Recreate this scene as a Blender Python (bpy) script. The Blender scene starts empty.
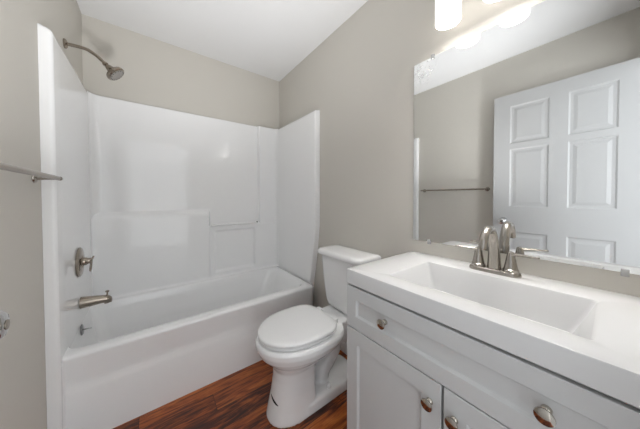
import bpy, bmesh, math, random
from mathutils import Vector, Matrix
from math import sin, cos, pi, radians

sc = bpy.context.scene
COL = sc.collection

# ------------------------------------------------------------------ camera
W, D, H = 1.524, 2.2684, 2.452          # room width, back wall, ceiling
FY = -0.14                               # inner face of the wall with the doorway
cam_d = bpy.data.cameras.new('camera')
cam = bpy.data.objects.new('camera', cam_d)
COL.objects.link(cam)
YAW, PITCH, ROLL = 0.646, 0.0182, 0.0018
_f = Vector((sin(YAW), cos(YAW), 0)); _r = Vector((cos(YAW), -sin(YAW), 0)); _u = Vector((0, 0, 1))
_f, _u = _f * cos(PITCH) - _u * sin(PITCH), _u * cos(PITCH) + _f * sin(PITCH)
_r, _u = _r * cos(ROLL) - _u * sin(ROLL), _u * cos(ROLL) + _r * sin(ROLL)
cam.matrix_world = Matrix.Translation((0.3775, 0.0, 1.1616)) @ Matrix((_r, _u, -_f)).transposed().to_4x4()
cam_d.sensor_width = 36.0
cam_d.lens = 222.96 / 640 * 36
cam_d.shift_y = -(214.5 - 201.77) / 640
cam_d.clip_start = 0.01
sc.camera = cam

# ------------------------------------------------------------------ world, lights, exposure
world = bpy.data.worlds.new('world')
sc.world = world
world.use_nodes = True
bg = world.node_tree.nodes['Background']
bg.inputs[0].default_value = (0.93, 0.96, 1.0, 1)
bg.inputs[1].default_value = 0.3

def area_light(name, loc, rot, sx, sy, power, color):
    l = bpy.data.lights.new(name, 'AREA')
    l.shape = 'RECTANGLE'; l.size = sx; l.size_y = sy; l.energy = power; l.color = color
    o = bpy.data.objects.new(name, l); COL.objects.link(o)
    o.location = loc; o.rotation_euler = rot
    return o
# added fill lights without a seen source, shining in through the doorway
area_light('hall_fill', (0.50, -0.80, 1.25), (radians(90), 0, 0), 0.90, 2.0, 3.8, (0.93, 0.97, 1.0))
area_light('hall_side_fill', (1.32, -0.80, 1.35), (radians(90), 0, radians(28)), 0.60, 1.9, 13.5, (0.93, 0.97, 1.0))  # side fill added to lift the left wall, no real window
# added upward fill spots bounced off the ceiling, towards the tub and over the vanity
def bounce(loc, aim, cone, power):
    fl = bpy.data.lights.new('bounce_fill', 'SPOT')  # added fill, no flash unit stands here
    fl.energy = power; fl.color = (0.985, 0.99, 1.0); fl.spot_size = radians(cone); fl.spot_blend = 1.0; fl.shadow_soft_size = 0.12
    flo = bpy.data.objects.new('bounce_fill', fl); COL.objects.link(flo)
    flo.location = loc
    flo.rotation_euler = (Vector(aim) - flo.location).to_track_quat('-Z', 'Y').to_euler()
bounce((0.62, 0.05, 0.55), (0.62, 1.36, H), 72, 52.0)
bounce((0.60, 0.40, 0.40), (0.66, 0.72, H), 70, 12.0)

sc.view_settings.view_transform = 'Standard'
sc.view_settings.look = 'None'
sc.view_settings.gamma = 1
sc.view_settings.use_curve_mapping = False
sc.view_settings.exposure = 1.18
LAMP_E = 92.0

# ------------------------------------------------------------------ materials
def srgb(r, g, b):
    f = lambda c: (c / 255) / 12.92 if c / 255 <= 0.04045 else ((c / 255 + 0.055) / 1.055) ** 2.4
    return (f(r), f(g), f(b), 1)

def principled(name, col, rough=0.5, metal=0.0, spec=0.5, coat=0.0, bump=None, rvar=None):
    m = bpy.data.materials.new(name); m.use_nodes = True
    nt = m.node_tree; b = nt.nodes['Principled BSDF']
    b.inputs['Base Color'].default_value = col
    b.inputs['Roughness'].default_value = rough
    b.inputs['Metallic'].default_value = metal
    b.inputs['Specular IOR Level'].default_value = spec
    b.inputs['Coat Weight'].default_value = coat
    b.inputs['Coat Roughness'].default_value = 0.05
    tc = nt.nodes.new('ShaderNodeTexCoord')
    if bump:
        n = nt.nodes.new('ShaderNodeTexNoise'); n.inputs['Scale'].default_value = bump[0]
        n.inputs['Detail'].default_value = 3
        bp = nt.nodes.new('ShaderNodeBump'); bp.inputs['Strength'].default_value = bump[1]
        bp.inputs['Distance'].default_value = bump[2]
        nt.links.new(tc.outputs['Object'], n.inputs['Vector'])
        nt.links.new(n.outputs['Fac'], bp.inputs['Height'])
        nt.links.new(bp.outputs['Normal'], b.inputs['Normal'])
    if rvar:
        n = nt.nodes.new('ShaderNodeTexNoise'); n.inputs['Scale'].default_value = rvar[0]
        mr = nt.nodes.new('ShaderNodeMapRange')
        mr.inputs['To Min'].default_value = rough - rvar[1]; mr.inputs['To Max'].default_value = rough + rvar[1]
        nt.links.new(tc.outputs['Object'], n.inputs['Vector'])
        nt.links.new(n.outputs['Fac'], mr.inputs['Value'])
        nt.links.new(mr.outputs['Result'], b.inputs['Roughness'])
    return m

M = {}
M['wall'] = principled('wall_paint', srgb(209, 205, 197), 0.6, spec=0.25, bump=(220, 0.06, 0.001))
M['ceiling'] = principled('ceiling_paint', srgb(236, 236, 236), 0.8, spec=0.2, bump=(160, 0.05, 0.001))
M['trim'] = principled('trim_paint', srgb(232, 232, 232), 0.35, rvar=(8, 0.04))
M['door'] = principled('door_paint', srgb(186, 186, 186), 0.35, bump=(90, 0.03, 0.0006))
M['acrylic'] = principled('glossy_white_acrylic', srgb(248, 248, 248), 0.085, spec=0.5, rvar=(5, 0.015))
M['china'] = principled('white_vitreous_china', srgb(240, 240, 240), 0.08, spec=0.5, rvar=(6, 0.02))
M['seatplastic'] = principled('white_seat_plastic', srgb(236, 236, 236), 0.22, rvar=(7, 0.03))
M['cabinet'] = principled('grey_white_cabinet_paint', srgb(206, 207, 207), 0.32, rvar=(8, 0.04))
M['dark'] = principled('painted_gap_shadow', srgb(18, 17, 16), 0.8, rvar=(8, 0.05))  # near-black, puts the shade of the cabinet gaps into the colour
M['marble'] = principled('cultured_marble_white', srgb(219, 219, 219), 0.16, spec=0.5, rvar=(5, 0.03))
M['nickel'] = principled('brushed_nickel', srgb(176, 170, 162), 0.24, 1.0, rvar=(40, 0.05))
M['darknickel'] = principled('satin_nickel_bath', srgb(158, 148, 136), 0.22, 1.0, rvar=(40, 0.05))
M['chrome'] = principled('chrome', srgb(205, 205, 205), 0.06, 1.0, rvar=(20, 0.02))
M['darkchrome'] = principled('tub_chrome', srgb(150, 150, 150), 0.12, 1.0, rvar=(20, 0.02))
M['rubber'] = principled('dark_rubber', srgb(45, 45, 45), 0.6, rvar=(20, 0.05))
M['mark'] = principled('black_mark', srgb(26, 25, 24), 0.6, rvar=(20, 0.05))
M['nozzle'] = principled('nozzle_grey', srgb(150, 146, 140), 0.4, rvar=(20, 0.05))

def clear_plastic():
    m = bpy.data.materials.new('clear_plastic'); m.use_nodes = True
    b = m.node_tree.nodes['Principled BSDF']
    b.inputs['Base Color'].default_value = (0.9, 0.9, 0.9, 1)
    b.inputs['Roughness'].default_value = 0.15
    b.inputs['Transmission Weight'].default_value = 0.6
    b.inputs['IOR'].default_value = 1.3
    return m
M['clip'] = clear_plastic()

def mirror_mat():
    m = bpy.data.materials.new('silvered_mirror_glass'); m.use_nodes = True
    nt = m.node_tree; b = nt.nodes['Principled BSDF']
    b.inputs['Metallic'].default_value = 1.0
    b.inputs['Base Color'].default_value = (0.86, 0.87, 0.87, 1)
    b.inputs['Roughness'].default_value = 0.004
    # a smeared film residue in the top far corner of the glass
    tc = nt.nodes.new('ShaderNodeTexCoord')
    sub = nt.nodes.new('ShaderNodeVectorMath'); sub.operation = 'DISTANCE'
    sub.inputs[1].default_value = (0, 0.335, 0.425)
    nz = nt.nodes.new('ShaderNodeTexNoise'); nz.inputs['Scale'].default_value = 26
    nz.inputs['Detail'].default_value = 3; nz.inputs['Distortion'].default_value = 1.5
    mr = nt.nodes.new('ShaderNodeMapRange'); mr.interpolation_type = 'SMOOTHSTEP'
    mr.inputs['From Min'].default_value = 0.10; mr.inputs['From Max'].default_value = 0.0
    mr2 = nt.nodes.new('ShaderNodeMapRange'); mr2.interpolation_type = 'SMOOTHSTEP'
    mr2.inputs['From Min'].default_value = 0.46; mr2.inputs['From Max'].default_value = 0.66
    mu = nt.nodes.new('ShaderNodeMath'); mu.operation = 'MULTIPLY'
    mu2 = nt.nodes.new('ShaderNodeMath'); mu2.operation = 'MULTIPLY'; mu2.inputs[1].default_value = 0.6
    nt.links.new(tc.outputs['Object'], sub.inputs[0]); nt.links.new(tc.outputs['Object'], nz.inputs['Vector'])
    nt.links.new(sub.outputs['Value'], mr.inputs['Value']); nt.links.new(nz.outputs['Fac'], mr2.inputs['Value'])
    nt.links.new(mr.outputs['Result'], mu.inputs[0]); nt.links.new(mr2.outputs['Result'], mu.inputs[1])
    nt.links.new(mu.outputs[0], mu2.inputs[0])
    df = nt.nodes.new('ShaderNodeBsdfDiffuse'); df.inputs['Color'].default_value = (0.85, 0.85, 0.85, 1)
    mx = nt.nodes.new('ShaderNodeMixShader')
    out = nt.nodes['Material Output']
    nt.links.new(mu2.outputs[0], mx.inputs[0]); nt.links.new(b.outputs[0], mx.inputs[1]); nt.links.new(df.outputs[0], mx.inputs[2])
    nt.links.new(mx.outputs[0], out.inputs['Surface'])
    return m
M['mirror'] = mirror_mat()

def lamp_glass(name, strength):
    m = bpy.data.materials.new(name); m.use_nodes = True
    b = m.node_tree.nodes['Principled BSDF']
    b.inputs['Base Color'].default_value = (0.9, 0.9, 0.9, 1)
    b.inputs['Roughness'].default_value = 0.25
    b.inputs['Emission Color'].default_value = (1.0, 0.975, 0.94, 1)
    b.inputs['Emission Strength'].default_value = strength
    return m
M['shade'] = lamp_glass('frosted_lamp_glass', 0.85)
M['bulb'] = lamp_glass('lit_bulb', LAMP_E)

def floor_mat():
    m = bpy.data.materials.new('wood_plank_floor'); m.use_nodes = True
    nt = m.node_tree; b = nt.nodes['Principled BSDF']; L = nt.links.new
    tc = nt.nodes.new('ShaderNodeTexCoord')
    mp = nt.nodes.new('ShaderNodeMapping'); L(tc.outputs['Object'], mp.inputs['Vector'])
    mp.inputs['Location'].default_value = (0.27, 0.045, 0)
    br = nt.nodes.new('ShaderNodeTexBrick')
    br.inputs['Scale'].default_value = 1.0
    br.inputs['Brick Width'].default_value = 0.92; br.inputs['Row Height'].default_value = 0.122
    br.inputs['Mortar Size'].default_value = 0.0012; br.inputs['Mortar Smooth'].default_value = 0.2
    br.inputs['Bias'].default_value = 0.0
    br.offset = 0.37; br.offset_frequency = 2
    br.inputs['Color1'].default_value = (0, 0, 0, 1); br.inputs['Color2'].default_value = (1, 1, 1, 1)
    br.inputs['Mortar'].default_value = (0.5, 0.5, 0.5, 1)
    L(mp.outputs['Vector'], br.inputs['Vector'])
    # shift the grain per plank
    add = nt.nodes.new('ShaderNodeVectorMath'); add.operation = 'MULTIPLY_ADD'
    add.inputs[1].default_value = (7.3, 3.1, 11.0)
    L(br.outputs['Color'], add.inputs[0]); L(tc.outputs['Object'], add.inputs[2])
    st = nt.nodes.new('ShaderNodeMapping'); st.inputs['Scale'].default_value = (3.2, 26, 1)
    L(add.outputs[0], st.inputs['Vector'])
    n1 = nt.nodes.new('ShaderNodeTexNoise'); n1.inputs['Scale'].default_value = 1.0
    n1.inputs['Detail'].default_value = 7; n1.inputs['Roughness'].default_value = 0.62; n1.inputs['Distortion'].default_value = 1.1
    L(st.outputs['Vector'], n1.inputs['Vector'])
    st2 = nt.nodes.new('ShaderNodeMapping'); st2.inputs['Scale'].default_value = (14, 190, 1)
    L(add.outputs[0], st2.inputs['Vector'])
    n2 = nt.nodes.new('ShaderNodeTexNoise'); n2.inputs['Scale'].default_value = 1.0; n2.inputs['Detail'].default_value = 4
    L(st2.outputs['Vector'], n2.inputs['Vector'])
    mixv = nt.nodes.new('ShaderNodeMix'); mixv.data_type = 'FLOAT'; mixv.inputs[0].default_value = 0.25
    L(n1.outputs['Fac'], mixv.inputs[2]); L(n2.outputs['Fac'], mixv.inputs[3])
    pl = nt.nodes.new('ShaderNodeMath'); pl.operation = 'MULTIPLY_ADD'; pl.inputs[1].default_value = 0.16; pl.inputs[2].default_value = -0.08
    sep = nt.nodes.new('ShaderNodeSeparateColor'); L(br.outputs['Color'], sep.inputs[0]); L(sep.outputs[0], pl.inputs[0])
    sm = nt.nodes.new('ShaderNodeMath'); sm.operation = 'ADD'; L(mixv.outputs[0], sm.inputs[0]); L(pl.outputs[0], sm.inputs[1])
    cr = nt.nodes.new('ShaderNodeValToRGB'); L(sm.outputs[0], cr.inputs[0])
    e = cr.color_ramp.elements
    e[0].position = 0.30; e[0].color = srgb(30, 12, 6)
    e[1].position = 0.74; e[1].color = srgb(212, 126, 60)
    x = e.new(0.43); x.color = srgb(76, 32, 13)
    x = e.new(0.54); x.color = srgb(154, 78, 34)
    mm = nt.nodes.new('ShaderNodeMix'); mm.data_type = 'RGBA'; L(br.outputs['Fac'], mm.inputs[0]); L(cr.outputs[0], mm.inputs[6])
    mm.inputs[7].default_value = srgb(30, 14, 9)
    L(mm.outputs[2], b.inputs['Base Color'])
    b.inputs['Roughness'].default_value = 0.34
    bp = nt.nodes.new('ShaderNodeBump'); bp.inputs['Strength'].default_value = 0.12; bp.inputs['Distance'].default_value = 0.001
    L(n2.outputs['Fac'], bp.inputs['Height']); L(bp.outputs[0], b.inputs['Normal'])
    return m
M['floor'] = floor_mat()

# ------------------------------------------------------------------ helpers
def obj(name, bm, mat, parent=None, angle=40, loc=None, smooth=True, label=None):
    me = bpy.data.meshes.new(name)
    bmesh.ops.recalc_face_normals(bm, faces=bm.faces[:])
    if loc is not None:
        bmesh.ops.translate(bm, verts=bm.verts[:], vec=-Vector(loc))
    bm.to_mesh(me); bm.free()
    if smooth:
        for p in me.polygons: p.use_smooth = True
        me.set_sharp_from_angle(angle=radians(angle))
    me.materials.append(mat)
    o = bpy.data.objects.new(name, me); COL.objects.link(o)
    if loc is not None: o.location = loc
    if parent is not None:
        o.parent = parent
        p = parent
        base = Vector((0, 0, 0))
        while p is not None:
            base += Vector(p.location); p = p.parent
        if loc is None:
            me.transform(Matrix.Translation(-base))       # meshes are written in room coordinates
        else:
            o.location = Vector(loc) - base
    if label: o['label'] = label
    return o

def empty(name, loc, label, cat, group=None):
    o = bpy.data.objects.new(name, None); COL.objects.link(o)
    o.location = loc; o.empty_display_size = 0.05
    return tag(o, label, cat, group)

def tag(o, label, cat, group=None):
    o['label'] = label; o['category'] = cat
    if group: o['group'] = group
    return o

def struct(o):
    o['kind'] = 'structure'; return o

def box(bm, x0, x1, y0, y1, z0, z1, bev=0.0, seg=2):
    r = bmesh.ops.create_cube(bm, size=1)
    vs = r['verts']
    for v in vs:
        v.co = Vector(((x0 + x1) / 2 + v.co.x * (x1 - x0), (y0 + y1) / 2 + v.co.y * (y1 - y0), (z0 + z1) / 2 + v.co.z * (z1 - z0)))
    if bev > 0:
        es = list({e for v in vs for e in v.link_edges})
        bmesh.ops.bevel(bm, geom=es, offset=bev, segments=seg, profile=0.5, affect='EDGES')
    return bm

def BM(): return bmesh.new()

def loft(bm, rings, cap0=True, cap1=True, closed=True):
    vr = [[bm.verts.new(p) for p in r] for r in rings]
    n = len(vr[0])
    for a, b in zip(vr[:-1], vr[1:]):
        for i in range(n if closed else n - 1):
            j = (i + 1) % n
            bm.faces.new((a[i], a[j], b[j], b[i]))
    if closed and cap0: bm.faces.new(list(reversed(vr[0])))
    if closed and cap1: bm.faces.new(vr[-1])
    return vr

def frame_of(t):
    t = t.normalized()
    up = Vector((0, 0, 1)) if abs(t.z) < 0.95 else Vector((0, 1, 0))
    a = t.cross(up).normalized(); b = t.cross(a).normalized()
    return a, b

def tube(bm, pts, rad, n=16, sub=0, caps=True, squash=1.0):
    """sweep a circle along pts; rad is a number or a list; sub = Catmull-Rom subdivisions"""
    pts = [Vector(p) for p in pts]
    rs = rad if isinstance(rad, (list, tuple)) else [rad] * len(pts)
    if sub:
        P, R = [], []
        for i in range(len(pts) - 1):
            p0 = pts[max(i - 1, 0)]; p1 = pts[i]; p2 = pts[i + 1]; p3 = pts[min(i + 2, len(pts) - 1)]
            for k in range(sub):
                t = k / sub
                P.append(0.5 * ((2 * p1) + (p2 - p0) * t + (2 * p0 - 5 * p1 + 4 * p2 - p3) * t * t + (3 * p1 - p0 - 3 * p2 + p3) * t ** 3))
                R.append(rs[i] + (rs[i + 1] - rs[i]) * (3 * t * t - 2 * t ** 3))
        P.append(pts[-1]); R.append(rs[-1]); pts, rs = P, R
    rings = []; a = None
    for i, p in enumerate(pts):
        t = (pts[min(i + 1, len(pts) - 1)] - pts[max(i - 1, 0)]).normalized()
        if a is None: a, b = frame_of(t)
        else:
            a = (a - t * a.dot(t)).normalized(); b = t.cross(a).normalized()
        rings.append([p + (a * cos(2 * pi * k / n) + b * squash * sin(2 * pi * k / n)) * rs[i] for k in range(n)])
    loft(bm, rings, caps, caps)
    return bm

def lathe(bm, prof, origin, axis, n=32, cap0=True, cap1=True):
    """prof: (radius, distance along axis)"""
    o = Vector(origin); t = Vector(axis).normalized(); a, b = frame_of(t)
    rings = [[o + t * d + (a * cos(2 * pi * k / n) + b * sin(2 * pi * k / n)) * max(r, 1e-5) for k in range(n)] for r, d in prof]
    loft(bm, rings, cap0, cap1)
    return bm

def sring(cx, cy, hx, hy, z, e=4.0, n=64, front=None):
    """superellipse ring in a horizontal plane"""
    r = []
    for k in range(n):
        t = 2 * pi * k / n
        c, s = cos(t), sin(t)
        r.append(Vector((cx + hx * math.copysign(abs(c) ** (2 / e), c), cy + hy * math.copysign(abs(s) ** (2 / e), s), z)))
    return r

def rrect(x0, x1, y0, y1, r, z, n=8):
    """rounded rectangle ring; r = radius or the four radii (x1y1, x0y1, x0y0, x1y0)"""
    rr = r if isinstance(r, (list, tuple)) else [r] * 4
    out = []
    for i, (cx, cy, sx, sy) in enumerate(((x1, y1, -1, -1), (x0, y1, 1, -1), (x0, y0, 1, 1), (x1, y0, -1, 1))):
        q = rr[i]
        for k in range(n + 1):
            t = pi / 2 * i + pi / 2 * k / n
            out.append(Vector((cx + sx * q + q * cos(t), cy + sy * q + q * sin(t), z)))
    return out

def sstep(a, b, x):
    t = min(1, max(0, (x - a) / (b - a))); return t * t * (3 - 2 * t)

def lerp_tab(tab, z):
    if z <= tab[0][0]: return tab[0][1]
    for (z0, v0), (z1, v1) in zip(tab[:-1], tab[1:]):
        if z <= z1: return v0 + (v1 - v0) * (z - z0) / (z1 - z0)
    return tab[-1][1]

# ================================================================== THE ROOM
T = 0.1
struct(obj('floor', box(BM(), -T, W + T, FY - T, D + T, -0.06, 0.0), M['floor'], smooth=False))
struct(obj('ceiling', box(BM(), -T, W + T, FY - T, D + T, H, H + 0.06), M['ceiling'], smooth=False))
struct(obj('wall_left', box(BM(), -T, 0, FY - T, D + T, 0, H), M['wall'], smooth=False))
struct(obj('wall_right', box(BM(), W, W + T, FY - T, D + T, 0, H), M['wall'], smooth=False))
struct(obj('wall_back', box(BM(), 0, W, D, D + T, 0, H), M['wall'], smooth=False))
# front wall with the doorway the picture is taken from
DX0, DX1, DH = 0.060, 0.90, 2.085
fw = BM()
box(fw, 0, DX0, FY - T, FY, 0, H); box(fw, DX1, W, FY - T, FY, 0, H); box(fw, DX0, DX1, FY - T, FY, DH, H)
struct(obj('wall_front', fw, M['wall'], smooth=False))
jb = BM()
box(jb, DX0, DX0 + 0.018, FY - T - 0.004, FY + 0.004, 0, DH); box(jb, DX1 - 0.018, DX1, FY - T - 0.004, FY + 0.004, 0, DH)
box(jb, DX0 + 0.018, DX1 - 0.018, FY - T - 0.004, FY + 0.004, DH - 0.018, DH)
struct(obj('trim_1', jb, M['trim'], smooth=False))

def baseboard(name, x0, x1, y0, y1):
    bm = BM(); box(bm, x0, x1, y0, y1, 0, 0.085, 0.003, 2)
    return struct(obj(name, bm, M['trim']))
baseboard('baseboard_left', 0.0005, 0.013, FY + 0.002, 1.478)
baseboard('baseboard_right', W - 0.013, W - 0.0005, 0.682, 1.52)

# ------------------------------------------------------------------ the open panelled door against the left wall
def build_door():
    xf, xb = 0.108, 0.073            # face towards the room, face towards the wall
    y0, y1, z0, z1 = -0.128, 0.690, 0.012, 2.073
    ys = [y0, -0.006, 0.226, 0.329, 0.574, y1]
    zs = [z0, 0.23, 0.858, 1.078, 1.589, 1.637, 1.966, z1]
    bm = BM()
    def quad(pts): bm.faces.new([bm.verts.new(p) for p in pts])
    for side, x in ((1, xf), (-1, xb)):
        for i in range(5):
            for j in range(7):
                a0, a1, b0, b1 = ys[i], ys[i + 1], zs[j], zs[j + 1]
                if i in (1, 3) and j in (1, 3, 5):
                    levels = [(0, 0), (0.003, 0.0015), (0.009, 0.0055), (0.013, 0.0062), (0.026, 0.0062), (0.046, 0.0022)]
                    prev = None
                    for off, dep in levels:
                        r = [Vector((x - side * dep, yy, zz)) for yy, zz in ((a0 + off, b0 + off), (a1 - off, b0 + off), (a1 - off, b1 - off), (a0 + off, b1 - off))]
                        r = [bm.verts.new(p) for p in r]
                        if prev:
                            for k in range(4): bm.faces.new((prev[k], prev[(k + 1) % 4], r[(k + 1) % 4], r[k]))
                        prev = r
                    bm.faces.new(prev)
                else:
                    quad([(x, a0, b0), (x, a1, b0), (x, a1, b1), (x, a0, b1)])
    for j in range(7):
        quad([(xf, y0, zs[j]), (xb, y0, zs[j]), (xb, y0, zs[j + 1]), (xf, y0, zs[j + 1])])
        quad([(xf, y1, zs[j]), (xb, y1, zs[j]), (xb, y1, zs[j + 1]), (xf, y1, zs[j + 1])])
    for i in range(5):
        quad([(xf, ys[i], z0), (xf, ys[i + 1], z0), (xb, ys[i + 1], z0), (xb, ys[i], z0)])
        quad([(xf, ys[i], z1), (xf, ys[i + 1], z1), (xb, ys[i + 1], z1), (xb, ys[i], z1)])
    bmesh.ops.remove_doubles(bm, verts=bm.verts[:], dist=1e-5)
    d = struct(obj('door_1', bm, M['door'], smooth=True, angle=10, loc=(0.09, y0, z0)))
    k = BM()
    lathe(k, [(0.031, 0), (0.031, 0.004), (0.027, 0.009), (0.012, 0.012), (0.011, 0.03), (0.016, 0.036), (0.025, 0.045), (0.0275, 0.054), (0.026, 0.063), (0.019, 0.070), (0.006, 0.073)], (xf, 0.612, 0.950), (1, 0, 0), 28)
    kn = obj('door_knob', k, M['chrome'], d, label='bright metal round door knob')
    k = BM(); lathe(k, [(0.008, 0), (0.008, 0.001), (0.003, 0.0015)], (xf + 0.0728, 0.612, 0.950), (1, 0, 0), 16)
    obj('lock_button', k, M['darknickel'], kn)
    for z in (0.25, 1.05, 1.85):
        h = BM(); tube(h, [(xf + 0.004, y0 + 0.004, z - 0.045), (xf + 0.004, y0 + 0.004, z + 0.045)], 0.006, 12)
        obj('hinge', h, M['nickel'], d)
build_door()

# ================================================================== TUB AND SURROUND (one moulded unit)
unit = empty('bathtub_shower_unit', (0.762, 1.9, 0), 'glossy white one-piece bathtub and shower surround filling the alcove', 'bathtub')
TOP = 1.90
YW_L = [(0, 1.478), (1.90, 1.478)]
YW_R = [(0, 1.630), (0.186, 1.630), (0.38, 1.614), (0.525, 1.583), (0.71, 1.550), (0.93, 1.523), (1.90, 1.520)]
YB = 2.238
RIM = 0.430
def side_panel(side):
    tab = YW_L if side < 0 else YW_R
    def X(d): return d if side < 0 else W - d
    zs = [0.002, 0.1, 0.2, 0.3, RIM, 0.48, 0.53, 0.6, 0.7, 0.8, 0.93, 1.1, 1.3, 1.5, 1.7, 1.82, 1.87]
    bm = BM(); rings = []
    def ring(z, shr=0.0, cut=0.0):
        yw = lerp_tab(tab, z) + cut
        fl = 0.042 if side < 0 else 0.052
        f = fl - shr
        bk = (0.036 if side < 0 else 0.066) - shr
        pts = [(0.0008, yw - cut * 0.75)]
        r = 0.014
        pts.append((f * 0.45, yw - cut * 0.55))
        for k in range(7):
            t = pi / 2 * k / 6
            pts.append((f - r + r * sin(t), yw + r - r * cos(t)))
        for k in range(1, 9):
            s = k / 8
            pts.append((f + (bk - f) * s, yw + r + (YB + 0.01 - yw - r) * s))
        pts.append((0.0008, YB + 0.01))
        return [Vector((X(px), py, z)) for px, py in pts]
    for z in zs: rings.append(ring(z))
    # softly rounded top with the front corner cut back
    for dz, shr, cut in ((0.008, 0.0006, 0.0004), (0.016, 0.0028, 0.0016), (0.023, 0.0068, 0.004), (0.0285, 0.0125, 0.007), (0.032, 0.020, 0.011), (0.0335, 0.027, 0.015)):
        rings.append(ring(1.87 + dz, shr, cut))
    loft(bm, rings, True, True)
    return obj('side_panel', bm, M['acrylic'], unit, angle=50)
side_panel(-1); side_panel(1)

def back_panel():
    def depth(x, z):
        w = 0.008
        col = 0.034 * sstep(1.250, 1.268, x)
        low = 0.040 * (1 - sstep(0.782, 0.806, x)) * (1 - min(1, max(0, (z - 1.024) / 0.036)))
        mid = 0.040 * sstep(0.780, 0.790, x) * (1 - sstep(0.896, 0.922, z))
        ins = 0.014 * sstep(0.822, 0.848, x) * (1 - sstep(1.192, 1.216, x)) * sstep(0.470, 0.500, z) * (1 - sstep(0.845, 0.870, z))
        d = max(col, low, mid - ins)
        # cove into the side panels
        for q, r in ((x - 0.036, 0.058), ((W - 0.065) - x, 0.035)):
            if q < r:
                q = max(q, 0); d = max(d, (0 if x < 0.7 else 0.034) + r - math.sqrt(max(0, r * r - (r - q) ** 2)))
        # cove down to the rim
        if z < RIM + 0.022:
            q = max(0, z - RIM); r2 = 0.022
            d += r2 - math.sqrt(max(0, r2 * r2 - (r2 - q) ** 2))
        # rounded top edge
        if z > TOP - 0.012:
            q = (TOP - z); d -= 0.012 - math.sqrt(max(0, 0.012 ** 2 - (0.012 - q) ** 2))
        return d
    def axis(lo, hi, step, fine, marks):
        v = set(); x = lo
        while x < hi: v.add(round(x, 4)); x += step
        v.add(hi)
        for a, b in marks:
            x = a
            while x <= b: v.add(round(x, 4)); x += fine
        return sorted(v)
    xs = axis(0.034, W - 0.064, 0.03, 0.002, [(0.034, 0.097), (0.776, 0.850), (1.19, 1.27), (1.42, W - 0.065)])
    zs = axis(RIM, TOP, 0.03, 0.002, [(RIM, 0.51), (0.84, 0.925), (1.03, 1.064), (1.886, TOP)])
    bm = BM()
    g = [[bm.verts.new((x, YB - depth(x, z), z)) for x in xs] for z in zs]
    for j in range(len(zs) - 1):
        for i in range(len(xs) - 1):
            bm.faces.new((g[j][i], g[j][i + 1], g[j + 1][i + 1], g[j + 1][i]))
    # top flange back to the wall
    tb = [bm.verts.new((x, D - 0.001, TOP + 0.001)) for x in xs]
    for i in range(len(xs) - 1): bm.faces.new((g[-1][i], g[-1][i + 1], tb[i + 1], tb[i]))
    return obj('back_panel', bm, M['acrylic'], unit, angle=60)
back_panel()

# tub: apron, rim and basin as one surface
def tub():
    bm = BM()
    # rim and basin (lofted rounded rectangles)
    y0, y1 = 1.508, YB + 0.012
    rings = []
    def outer(i, z): return rrect(0.0355, W - 0.070 - i, y0 + i, y1 - i, [0.01, 0.004, 0.006, 0.030], z, 10)
    rings.append(outer(0.000, RIM - 0.018)); rings.append(outer(0.001, RIM - 0.011)); rings.append(outer(0.005, RIM - 0.004)); rings.append(outer(0.013, RIM))
    def inner(x0, x1, ya, yb, r, z): return rrect(x0, x1, ya, yb, [r, min(r, 0.06), min(r, 0.06), r], z, 10)
    rings.append(inner(0.037, 1.414, 1.568, 2.160, 0.07, RIM + 0.001))
    rings.append(inner(0.038, 1.408, 1.576, 2.155, 0.075, RIM - 0.003))
    rings.append(inner(0.040, 1.398, 1.582, 2.149, 0.08, RIM - 0.012))
    rings.append(inner(0.046, 1.373, 1.588, 2.142, 0.09, RIM - 0.06))
    rings.append(inner(0.070, 1.310, 1.605, 2.128, 0.11, RIM - 0.20))
    rings.append(inner(0.100, 1.250, 1.622, 2.112, 0.12, RIM - 0.29))
    rings.append(inner(0.150, 1.200, 1.655, 2.08, 0.12, RIM - 0.325))
    rings.append(inner(0.220, 1.130, 1.720, 2.020, 0.10, RIM - 0.335))
    loft(bm, rings, False, True)
    # apron: a shallow recessed band under the rim, its ends running into the wall flanges
    prof = [(RIM - 0.014, 0.000), (RIM - 0.028, 0.001), (0.37, 0.007), (0.31, 0.0145), (0.290, 0.0165), (0.270, 0.0155), (0.250, 0.012), (0.232, 0.010), (0.15, 0.007), (0.06, 0.004), (0.0, 0.003)]
    xs = [0.030 + 0.05 * k / 18 for k in range(19)] + [0.08 + (W - 0.23) * k / 26 for k in range(1, 26)] + [W - 0.15 + 0.149 * k / 30 for k in range(31)]
    g = []
    for z, dy in prof:
        row = []
        for x in xs:
            if x < 0.7:
                f = sstep(0.034, 0.048, x); y = 1.484 + (y0 + dy - 1.484) * f
            else:
                e = W - x
                f = math.sqrt(max(0, 1 - (1 - min(1, max(0, (e - 0.045) / 0.055))) ** 2))
                yw = lerp_tab(YW_R, z); y = yw + (y0 + dy - yw) * f
            row.append(bm.verts.new((x, y, z)))
        g.append(row)
    for a, b in zip(g[:-1], g[1:]):
        for i in range(len(xs) - 1): bm.faces.new((a[i], a[i + 1], b[i + 1], b[i]))
    return obj('tub', bm, M['acrylic'], unit, angle=55)
tub()
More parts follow.
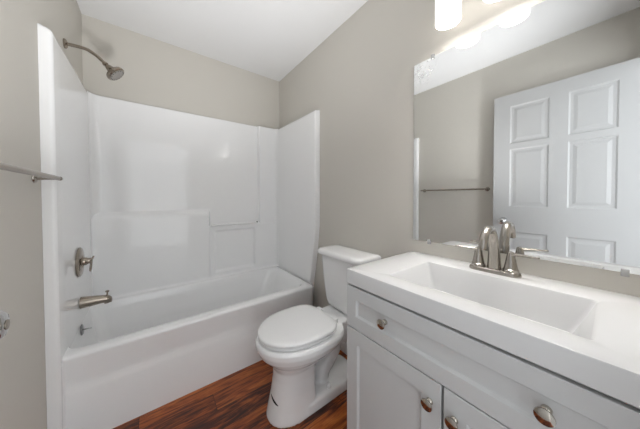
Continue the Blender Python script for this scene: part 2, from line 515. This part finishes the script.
# moulded-in bar over the niche
b = BM()
tube(b, [(0.800, YB - 0.048, 0.912), (1.226, YB - 0.048, 0.914)], 0.0080, 14)
obj('ledge_bar', b, M['acrylic'], unit)
b = BM(); lathe(b, [(0.006, 0), (0.007, 0.002), (0.007, 0.006), (0.004, 0.008)], (1.226, YB - 0.048, 0.919), (0, -1, 0), 16)
obj('bar_stud', b, M['rubber'], unit, label='small dark stud at the end of the ledge bar')
b = BM(); lathe(b, [(0.031, 0), (0.031, 0.003), (0.026, 0.007), (0.012, 0.009), (0.006, 0.009)], (0.0440, 1.845, 0.402), (1, 0, 0.06), 28)
lv = obj('overflow_plate', b, M['darkchrome'], unit, label='round chrome overflow plate')
b = BM(); tube(b, [(0.052, 1.845, 0.402), (0.070, 1.845, 0.401), (0.087, 1.844, 0.399)], [0.005, 0.0035, 0.002], 10)
obj('overflow_screw', b, M['darkchrome'], lv)
b = BM(); lathe(b, [(0.028, 0), (0.028, 0.002), (0.02, 0.004), (0.016, 0.010), (0.004, 0.012)], (0.30, 1.853, RIM - 0.3352), (0, 0, 1), 24)
obj('tub_drain', b, M['chrome'], unit)

# ================================================================== SHOWER FITTINGS on the left wall
SY = 1.848
sh = empty('wall_shower', (0.0, SY, 2.018), 'satin nickel shower head on a bent arm high on the left wall', 'shower head')
b = BM(); lathe(b, [(0.025, 0.0005), (0.025, 0.006), (0.020, 0.011), (0.011, 0.014)], (0, SY, 2.018), (1, 0, 0), 28)
obj('wall_flange', b, M['darknickel'], sh)
b = BM(); tube(b, [(0.004, SY, 2.018), (0.05, SY, 2.021), (0.090, SY, 2.019), (0.126, SY, 2.000), (0.150, SY, 1.979), (0.166, SY, 1.963)], 0.0090, 16, sub=5)
obj('shower_arm', b, M['darknickel'], sh)
ax = Vector((0.70, -0.10, -0.71)).normalized()
p = Vector((0.160, SY, 1.968))
hb = BM(); lathe(hb, [(0.012, 0), (0.014, 0.004), (0.014, 0.012), (0.010, 0.015), (0.013, 0.020), (0.017, 0.028), (0.0185, 0.036), (0.023, 0.046), (0.036, 0.056), (0.047, 0.062), (0.050, 0.068), (0.050, 0.078), (0.046, 0.082)], p, ax, 32)
head = obj('spray_head', hb, M['darknickel'], sh)
hb = BM(); q = p + ax * 0.0815
lathe(hb, [(0.041, 0), (0.041, 0.002), (0.033, 0.0035), (0.031, 0.0015), (0.018, 0.0015), (0.016, 0.0045), (0.004, 0.005)], q, ax, 32)
obj('spray_face', hb, M['nozzle'], head)
a_, b_ = frame_of(ax); hb = BM()
for k in range(14):
    c = q + (a_ * cos(2 * pi * k / 14) + b_ * sin(2 * pi * k / 14)) * 0.037
    tube(hb, [c, c + ax * 0.005], 0.0022, 8)
obj('spray_nozzles', hb, M['rubber'], head)
hb = BM(); c = q + a_ * 0.047 - ax * 0.008; tube(hb, [c, c + a_ * 0.014 + ax * 0.004], [0.005, 0.003], 10)
obj('spray_lever', hb, M['darknickel'], head)

def PX(y): return 0.036      # face of the left side panel
px = 0.0415
vl = empty('shower_valve', (px, SY - 0.008, 0.797), 'round nickel shower valve plate with lever handle above the tub spout', 'shower valve')
b = BM(); lathe(b, [(0.083, 0.0002), (0.083, 0.004), (0.078, 0.008), (0.055, 0.012), (0.034, 0.015), (0.032, 0.018)], (px, SY - 0.008, 0.797), (1, 0, 0), 40)
obj('escutcheon', b, M['darknickel'], vl)
b = BM(); lathe(b, [(0.023, 0.015), (0.022, 0.030), (0.017, 0.036), (0.017, 0.046), (0.010, 0.052), (0.003, 0.054)], (px, SY - 0.008, 0.797), (1, 0, 0), 28)
hd = obj('valve_handle', b, M['darknickel'], vl)
b = BM()
x_ = px + 0.040
loop = []
for k in range(17):
    t = -pi / 2 + 2 * pi * k / 16
    loop.append((x_ + 0.004 + 0.012 * (1 + sin(t)) * 0.3, SY - 0.008 - 0.015 * cos(t) * (0.6 - 0.4 * sin(t)), 0.797 + 0.012 - 0.036 + 0.036 * sin(t)))
tube(b, loop, 0.0042, 10)
tube(b, [(x_ + 0.004, SY, 0.801), (x_ + 0.014, SY, 0.810), (x_ + 0.018, SY, 0.822)], [0.007, 0.005, 0.004], 10)
obj('lever', b, M['darknickel'], hd)

sp = empty('tub_spout', (px, SY, 0.555), 'nickel tub spout with lift-up diverter below the shower valve', 'tub spout')
b = BM()
secs = [(0.000, 0.558, 0.0325, 0.0335), (0.006, 0.558, 0.032, 0.033), (0.04, 0.557, 0.028, 0.029), (0.08, 0.556, 0.024, 0.0245), (0.105, 0.554, 0.022, 0.0225), (0.122, 0.549, 0.020, 0.021), (0.132, 0.543, 0.014, 0.016), (0.134, 0.541, 0.006, 0.008)]
loft(b, [[Vector((px + 0.0003 + d, SY + ry * cos(2 * pi * k / 28), zc + rz * sin(2 * pi * k / 28))) for k in range(28)] for d, zc, ry, rz in secs])
lathe(b, [(0.0165, 0), (0.0155, 0.016), (0.0125, 0.0165), (0.012, 0.004)], (px + 0.112, SY, 0.545), (0.12, 0, -1), 24)
sb = obj('spout_body', b, M['darknickel'], sp)
b = BM(); lathe(b, [(0.004, 0), (0.004, 0.022), (0.009, 0.024), (0.0095, 0.030), (0.005, 0.033)], (px + 0.112, SY, 0.570), (0.05, 0, 1), 16)
obj('diverter_knob', b, M['darknickel'], sp)

# ================================================================== TOWEL BAR on the left wall
tb = empty('towel_bar', (0, 1.09, 1.244), 'slim brushed nickel towel bar on the left wall', 'towel bar')
for y in (0.767, 1.405):
    b = BM()
    lathe(b, [(0.021, 0.0005), (0.021, 0.004), (0.018, 0.008), (0.010, 0.011), (0.0070, 0.03), (0.0070, 0.062), (0.0085, 0.066), (0.0085, 0.074), (0.006, 0.077)], (0, y, 1.244), (1, 0, 0), 24)
    obj('bracket', b, M['nickel'], tb)
b = BM(); tube(b, [(0.068, 0.757, 1.244), (0.068, 1.415, 1.244)], 0.0085, 16)
obj('rail', b, M['darknickel'], tb)

# ================================================================== TOILET
TY = 1.074
toi = empty('toilet', (1.2, TY, 0), 'white two-piece toilet with closed lid between tub and vanity', 'toilet')
def egg(xf, xb, hw, z, n=64, back_e=3.2, front_e=2.1, split=0.56):
    """egg outline: round to the front (-x), squarer to the back"""
    xm = xf + (xb - xf) * split
    out = []
    for k in range(n):
        t = 2 * pi * k / n
        c, s = cos(t), sin(t)
        if c >= 0:
            e = back_e; x = xm + (xb - xm) * abs(c) ** (2 / e); y = hw * math.copysign(abs(s) ** (2 / e), s)
        else:
            e = front_e; x = xm - (xm - xf) * abs(c) ** (2 / e); y = hw * math.copysign(abs(s) ** (2 / e), s)
        out.append(Vector((x, TY + y, z)))
    return out
b = BM()
loft(b, [egg(0.846, 1.105, 0.112, 0.0, back_e=6), egg(0.846, 1.105, 0.112, 0.012, back_e=6), egg(0.856, 1.100, 0.104, 0.06, back_e=6), egg(0.872, 1.096, 0.098, 0.13, back_e=6),
         egg(0.884, 1.096, 0.097, 0.20, back_e=5), egg(0.886, 1.100, 0.103, 0.250, back_e=4), egg(0.868, 1.14, 0.126, 0.288, back_e=3), egg(0.836, 1.20, 0.160, 0.320, back_e=3),
         egg(0.808, 1.25, 0.186, 0.350, back_e=3), egg(0.794, 1.28, 0.198, 0.380, back_e=3), egg(0.792, 1.285, 0.199, 0.404, back_e=3), egg(0.800, 1.28, 0.191, 0.418, back_e=3)])
# rear deck that carries the tank
loft(b, [sring(1.31, TY, 0.10, 0.080, 0.27, 4), sring(1.31, TY, 0.130, 0.098, 0.33, 4), sring(1.305, TY, 0.165, 0.108, 0.380, 5), sring(1.305, TY, 0.170, 0.110, 0.412, 7), sring(1.305, TY, 0.167, 0.107, 0.422, 7)])
# exposed trapway
tube(b, [(1.03, TY, 0.20), (1.09, TY, 0.24), (1.17, TY, 0.285), (1.26, TY, 0.290), (1.29, TY, 0.235), (1.25, TY, 0.165), (1.20, TY, 0.110), (1.185, TY, 0.03)], [0.060, 0.064, 0.060, 0.058, 0.054, 0.050, 0.048, 0.046], 20, sub=5)
# foot
loft(b, [rrect(1.00, 1.43, TY - 0.112, TY + 0.112, 0.045, 0.0), rrect(1.00, 1.43, TY - 0.110, TY + 0.110, 0.045, 0.046), rrect(1.00, 1.425, TY - 0.104, TY + 0.104, 0.045, 0.058), rrect(1.00, 1.41, TY - 0.090, TY + 0.090, 0.045, 0.064)])
bowl = obj('bowl', b, M['china'], toi, angle=180)
rm = bowl.modifiers.new('remesh', 'REMESH'); rm.mode = 'VOXEL'; rm.voxel_size = 0.0048; rm.use_smooth_shade = True
smo = bowl.modifiers.new('smooth', 'SMOOTH'); smo.factor = 0.5; smo.iterations = 3
# floor bolt caps
for s in (-1, 1):
    b = BM(); lathe(b, [(0.0145, -0.004), (0.0145, 0.008), (0.0125, 0.020), (0.007, 0.025), (0.001, 0.0255)], (1.185, TY + s * 0.084, 0.060), (0, 0, 1), 20)
    obj('bolt_cap', b, M['seatplastic'], toi)
# dark mark on the front of the pedestal
# tank
tank_r = []
for z, xf, hw in ((0.426, 1.345, 0.135), (0.432, 1.338, 0.142), (0.47, 1.332, 0.150), (0.56, 1.326, 0.163), (0.66, 1.321, 0.174), (0.770, 1.317, 0.182)):
    tank_r.append(rrect(xf, 1.505, TY - hw, TY + hw, [0.02, 0.045, 0.045, 0.02], z, 8))
b = BM(); loft(b, tank_r)
tank = obj('tank', b, M['china'], toi, angle=45)
def lid_ring(i, z):
    r = rrect(1.300 + i, 1.512 - i, TY - 0.212 + i, TY + 0.210 - i, [0.022, 0.05, 0.05, 0.022], z, 8)
    return [Vector((p.x - 0.008 * (1 - ((p.y - TY) / 0.206) ** 2) * (1 if p.x < 1.40 else 0), p.y, p.z)) for p in r]
b = BM(); loft(b, [lid_ring(0.010, 0.7702), lid_ring(0.003, 0.7730), lid_ring(0.0, 0.7790), lid_ring(0.0, 0.7920), lid_ring(0.004, 0.8010), lid_ring(0.012, 0.8060), lid_ring(0.030, 0.8090), lid_ring(0.07, 0.8105)])
obj('tank_lid', b, M['china'], toi, angle=50)
# seat ring and lid
def seat_rings(x0, x1, hw, spec):
    return [egg(x0 + i, x1 - i, hw - i, z, back_e=3.6, front_e=2.05, split=0.55) for i, z in spec]
b = BM(); loft(b, seat_rings(0.808, 1.226, 0.177, [(0.006, 0.4195), (0.0, 0.424), (0.0, 0.432), (0.006, 0.437)]))
obj('seat', b, M['seatplastic'], toi, angle=50)
b = BM(); loft(b, seat_rings(0.803, 1.222, 0.182, [(0.008, 0.4395), (0.001, 0.443), (0.0, 0.448), (0.003, 0.454), (0.010, 0.4575), (0.030, 0.4595), (0.08, 0.461)]))
obj('seat_lid', b, M['seatplastic'], toi, angle=50)
for s in (-1, 1):
    b = BM(); loft(b, [rrect(1.220, 1.254, TY + s * 0.075 - 0.022, TY + s * 0.075 + 0.022, 0.008, z) for z in (0.4185, 0.440)] + [rrect(1.224, 1.250, TY + s * 0.075 - 0.018, TY + s * 0.075 + 0.018, 0.007, 0.446)])
    obj('hinge', b, M['seatplastic'], toi, angle=45)

# ================================================================== VANITY
VX, VY0, VY1 = 1.0225, -0.104, 0.6715     # front of the doors, right and left ends
VT0, VT1 = 0.8075, 0.867
van = empty('vanity_cabinet', (1.28, 0.277, 0), 'light grey shaker bathroom vanity cabinet with nickel knobs', 'vanity')
cx0 = VX + 0.020                          # carcass front
b = BM()
t = 0.016
box(b, cx0, W - 0.002, VY1 - t, VY1, 0.0, 0.8015)              # left side
box(b, cx0, W - 0.002, VY0, VY0 + t, 0.0, 0.8015)              # right side
box(b, cx0 + 0.06, W - 0.002, VY0 + t, VY1 - t, 0.10, 0.116)  # bottom
box(b, W - 0.010, W - 0.002, VY0 + t, VY1 - t, 0.116, 0.70)   # back
box(b, cx0 + 0.07, cx0 + 0.085, VY0 + t, VY1 - t, 0.0, 0.10)  # toe board
obj('carcass', b, M['cabinet'], van, smooth=False)
b = BM()                                                       # near-black sheet behind the doors, painting the shade in their gaps
box(b, cx0 + 0.001, cx0 + 0.012, VY0 + t, VY1 - t, 0.116, 0.801); 
obj('gap_shadow', b, M['dark'], van, smooth=False)

def shaker(name, y0, y1, z0, z1, fr, parent):
    """frame-and-panel front: outer slab with recessed centre"""
    b = BM(); x0, x1 = VX, VX + 0.018
    lv = [(0.0, 0.0015), (0.0015, 0.0)]
    rings = [[(x1, y0, z0), (x1, y1, z0), (x1, y1, z1), (x1, y0, z1)]]
    def r(x, i): return [Vector((x, y0 + i, z0 + i)), Vector((x, y1 - i, z0 + i)), Vector((x, y1 - i, z1 - i)), Vector((x, y0 + i, z1 - i))]
    rings = [r(x1, 0), r(x0 + 0.0015, 0), r(x0, 0.0015), r(x0, fr - 0.001), r(x0 + 0.001, fr), r(x0 + 0.008, fr + 0.0045), r(x0 + 0.009, fr + 0.0055)]
    loft(b, rings, True, True)
    return obj(name, b, M['cabinet'], parent, angle=20)

M['knob'] = principled('polished_nickel_knob', srgb(190, 184, 174), 0.10, 1.0, rvar=(30, 0.03))
dr = shaker('drawer_front', VY0 + 0.002, VY1 - 0.001, 0.634, 0.8000, 0.051, van)
GAP = 0.2865
d1 = shaker('door', GAP + 0.0035, VY1 - 0.001, 0.10, 0.630, 0.058, van)
d2 = shaker('door', VY0 + 0.002, GAP - 0.0035, 0.10, 0.630, 0.058, van)
def knob_at(parent, y, z, deep=0.0):
    b = BM()
    lathe(b, [(0.0095, 0.0), (0.009, 0.003 + deep), (0.006, 0.006 + deep), (0.0055, 0.012 + deep), (0.009, 0.0145 + deep), (0.0158, 0.0175 + deep), (0.0168, 0.0195 + deep), (0.0162, 0.0222 + deep), (0.0118, 0.0243 + deep), (0.004, 0.0252 + deep)], (VX + (0.0088 if deep else -0.0001), y, z), (-1, 0, 0), 28)
    return obj('knob', b, M['knob'], parent, label='round nickel knob')
knob_at(dr, 0.485, 0.722, 0.006); knob_at(dr, 0.081, 0.718, 0.006)
knob_at(d1, 0.321, 0.563); knob_at(d2, 0.254, 0.561)

# countertop with integrated basin
SX0, SX1, SY0, SY1 = 1.100, 1.389, 0.024, 0.521
b = BM()
CX0, CX1, CY0, CY1 = 1.0208, W - 0.001, -0.107, 0.6725
def tr(i, z): return rrect(CX0 + i, CX1 - i, CY0 + i, CY1 - i, 0.004, z, 5)
def bs(i, r, z): return rrect(SX0 + i, SX1 - i, SY0 + i, SY1 - i, r, z, 5)
def bs2(ix0, ix1, iy, r, z): return rrect(SX0 + ix0, SX1 - ix1, SY0 + iy * 1.35, SY1 - iy, r, z, 5)
rings = [tr(0.016, VT0), tr(0.003, VT0), tr(0.0, VT0 + 0.003), tr(0.0, VT1 - 0.003), tr(0.001, VT1 - 0.0008), tr(0.003, VT1),
         bs(-0.003, 0.010, VT1), bs(0.000, 0.010, VT1 - 0.0012), bs2(0.002, 0.002, 0.003, 0.010, VT1 - 0.005),
         bs2(0.012, 0.013, 0.023, 0.012, VT1 - 0.07), bs2(0.020, 0.021, 0.036, 0.014, VT1 - 0.108), bs2(0.040, 0.038, 0.060, 0.03, VT1 - 0.121), bs2(0.09, 0.09, 0.17, 0.03, VT1 - 0.126)]
loft(b, rings, False, True)
top = tag(obj('bathroom_sink', b, M['marble'], angle=35, loc=(1.276, 0.277, VT0)), 'white vanity top with integrated rectangular sink on the grey cabinet', 'sink')
b = BM(); lathe(b, [(0.026, 0), (0.026, 0.002), (0.021, 0.003), (0.018, 0.001), (0.016, 0.005), (0.004, 0.007)], (1.29, 0.277, VT1 - 0.1261), (0, 0, 1), 24)
obj('drain', b, M['nickel'], top)

# ================================================================== FAUCET
FX, FYC, FZ = 1.453, 0.2865, VT1
fc = empty('faucet', (FX, FYC, FZ), 'brushed nickel two-handle faucet with arched spout behind the basin', 'faucet')
b = BM()
loft(b, [rrect(FX - 0.027 + i, FX + 0.027 - i, FYC - 0.083 + i, FYC + 0.083 - i, 0.025 - i, FZ + z, 8) for i, z in ((0, 0.0002), (0, 0.008), (0.002, 0.013), (0.006, 0.016))])
obj('base_plate', b, M['nickel'], fc)
def ring_rect(c, t, side, a, h):          # oval section for the spout
    up = t.cross(side).normalized()
    return [c + side * a * cos(2 * pi * k / 28) + up * h * sin(2 * pi * k / 28) for k in range(28)]
path = [Vector((FX + 0.004, FYC, FZ + 0.012)), Vector((FX + 0.003, FYC, FZ + 0.05)), Vector((FX - 0.002, FYC, FZ + 0.095)), Vector((FX - 0.014, FYC, FZ + 0.135)), Vector((FX - 0.038, FYC, FZ + 0.168)),
        Vector((FX - 0.070, FYC, FZ + 0.176)), Vector((FX - 0.100, FYC, FZ + 0.163)), Vector((FX - 0.120, FYC, FZ + 0.136)), Vector((FX - 0.127, FYC, FZ + 0.110))]
wd = [0.0245, 0.021, 0.0185, 0.0170, 0.0160, 0.0150, 0.0142, 0.0135, 0.013]
ht = [0.0225, 0.019, 0.0165, 0.0145, 0.0130, 0.0122, 0.0115, 0.011, 0.0105]
P, A, Bq = [], [], []
for i in range(len(path) - 1):
    p0 = path[max(i - 1, 0)]; p1 = path[i]; p2 = path[i + 1]; p3 = path[min(i + 2, len(path) - 1)]
    for k in range(6):
        u = k / 6
        P.append(0.5 * ((2 * p1) + (p2 - p0) * u + (2 * p0 - 5 * p1 + 4 * p2 - p3) * u * u + (3 * p1 - p0 - 3 * p2 + p3) * u ** 3))
        A.append(wd[i] + (wd[i + 1] - wd[i]) * u); Bq.append(ht[i] + (ht[i + 1] - ht[i]) * u)
P.append(path[-1]); A.append(wd[-1]); Bq.append(ht[-1])
b = BM()
loft(b, [ring_rect(P[i], (P[min(i + 1, len(P) - 1)] - P[max(i - 1, 0)]).normalized(), Vector((0, 1, 0)), A[i], Bq[i]) for i in range(len(P))])
spout = obj('spout', b, M['nickel'], fc)
b = BM(); lathe(b, [(0.0088, -0.002), (0.0088, 0.003), (0.007, 0.0032), (0.0065, 0.001)], path[-1], (-0.2, 0, -1), 20)
obj('aerator', b, M['darknickel'], spout)
for s in (1, -1):
    hy = FYC + s * 0.052
    b = BM(); lathe(b, [(0.0245, 0), (0.0240, 0.010), (0.0215, 0.012), (0.0180, 0.030), (0.0145, 0.050), (0.0120, 0.066), (0.0095, 0.074), (0.004, 0.077)], (FX, hy, FZ + 0.0145), (0, 0, 1), 28)
    h = obj('handle', b, M['nickel'], fc)
    b = BM()
    z0 = FZ + 0.075
    pts = [Vector((FX, hy - s * 0.004, z0 - 0.004)), Vector((FX - 0.003, hy + s * 0.010, z0 + 0.006)), Vector((FX - 0.009, hy + s * 0.030, z0 + 0.009)), Vector((FX - 0.017, hy + s * 0.056, z0 + 0.010)), Vector((FX - 0.024, hy + s * 0.080, z0 + 0.011))]
    ra = [0.0100, 0.0095, 0.0080, 0.0066, 0.0055]
    rb = [0.0085, 0.0068, 0.0048, 0.0038, 0.0030]
    rings = []
    for i, p in enumerate(pts):
        t_ = (pts[min(i + 1, 4)] - pts[max(i - 1, 0)]).normalized()
        sd = t_.cross(Vector((0, 0, 1))).normalized(); up = sd.cross(t_).normalized()
        rings.append([p + sd * ra[i] * cos(2 * pi * k / 20) + up * rb[i] * sin(2 * pi * k / 20) for k in range(20)])
    loft(b, rings)
    obj('lever', b, M['nickel'], h, angle=60)
b = BM(); lathe(b, [(0.003, 0), (0.003, 0.05), (0.006, 0.053), (0.0065, 0.060), (0.003, 0.064)], (FX + 0.024, FYC + 0.003, FZ + 0.012), (0, 0, 1), 16)
obj('lift_rod', b, M['nickel'], fc)

# ================================================================== MIRROR
MY0, MY1, MZ0, MZ1 = -0.100, 0.665, 0.9333, 1.8713
b = BM(); box(b, W - 0.0065, W - 0.0010, MY0, MY1, MZ0, MZ1)
edge_m = principled('mirror_cut_edge', srgb(150, 155, 152), 0.4, rvar=(20, 0.05))
mir = tag(obj('wall_mirror', b, M['mirror'], loc=(W, (MY0 + MY1) / 2, (MZ0 + MZ1) / 2), angle=20), 'large frameless rectangular mirror above the vanity', 'mirror')
mir.data.materials.append(edge_m)
for p_ in mir.data.polygons:
    if abs(p_.normal.x) < 0.5: p_.material_index = 1
def clip(y, z, s):
    b = BM()
    box(b, W - 0.011, W - 0.0008, y - 0.008, y + 0.008, z - (0.012 if s < 0 else 0.0005), z + (0.012 if s > 0 else 0.0005), 0.002, 2)
    box(b, W - 0.0115, W - 0.0068, y - 0.008, y + 0.008, z - (0.008 if s < 0 else 0.011), z + (0.008 if s > 0 else 0.011), 0.0015, 2)
    obj('clip', b, M['clip'], mir, label='clear plastic clip')
clip(0.577, MZ0, -1); clip(-0.020, MZ0, -1); clip(0.565, MZ1, 1); clip(-0.010, MZ1, 1)

# ================================================================== VANITY LIGHT
LX, LY, LZ = 1.414, (0.449, 0.271, 0.093), 1.924
lf = empty('vanity_light', (W, LY[1], 2.10), 'bathroom vanity light with white glass cylinder shades above the mirror', 'wall light')
b = BM(); box(b, W - 0.022, W - 0.0005, LY[2] - 0.07, LY[0] + 0.07, 2.065, 2.145, 0.006, 3)
obj('back_plate', b, M['nickel'], lf)
for y in LY:
    b = BM(); tube(b, [(W - 0.018, y, 2.105), (W - 0.07, y, 2.108), (LX + 0.02, y, 2.105), (LX, y, 2.092), (LX, y, 2.075)], 0.0075, 14, sub=4)
    arm = obj('arm', b, M['nickel'], lf)
    b = BM(); lathe(b, [(0.012, 0.03), (0.024, 0.026), (0.028, 0.016), (0.028, 0.0)], (LX, y, 2.053), (0, 0, 1), 24)
    obj('socket_cup', b, M['nickel'], arm)
    b = BM(); R = 0.050
    lathe(b, [(0.026, 0.150), (R - 0.006, 0.148), (R, 0.142), (R, 0.0), (R - 0.0035, 0.0), (R - 0.0035, 0.140), (0.026, 0.145)], (LX, y, LZ), (0, 0, 1), 40, False, False)
    shd = obj('lamp_shade', b, M['shade'], lf, label='white frosted glass cylinder shade')
    b = BM(); lathe(b, [(0.004, 0.062), (0.022, 0.064), (0.036, 0.070), (0.041, 0.080), (0.036, 0.094), (0.024, 0.110), (0.015, 0.122), (0.014, 0.139)], (LX, y, LZ), (0, 0, 1), 28)
    obj('bulb', b, M['bulb'], lf, label='lit white bulb')

# ------------------------------------------------------------------ the small dark mark, laid on the pedestal surface
dg = bpy.context.evaluated_depsgraph_get()
bpy.context.view_layer.update()
ev = bowl.evaluated_get(dg)
inv = bowl.matrix_world.inverted()
hits = []
c0 = Vector(cam.location)
for k in range(9):
    u = k / 8
    yy = TY + 0.014 - 0.064 * u; zz = 0.121 - 0.024 * u
    ok, loc, nor, _ = ev.ray_cast(inv @ Vector((0.7, yy, zz)), Vector((1, 0, 0)))
    if ok: hits.append((bowl.matrix_world @ loc, nor))
if len(hits) > 3:
    b = BM(); rings = []
    for i, (p, nr) in enumerate(hits):
        t_ = (hits[min(i + 1, len(hits) - 1)][0] - hits[max(i - 1, 0)][0]).normalized()
        sd = t_.cross(nr).normalized()
        w_ = 0.0062 * math.sqrt(max(0.04, 1 - (2 * i / (len(hits) - 1) - 1) ** 2))
        rings.append([p + sd * w_ - nr * 0.0006, p + sd * w_ * 0.9 + nr * 0.0006, p - sd * w_ * 0.9 + nr * 0.0006, p - sd * w_ - nr * 0.0006])
    loft(b, rings)
    obj('dark_mark', b, M['mark'], toi, label='short dark mark on the front of the pedestal')
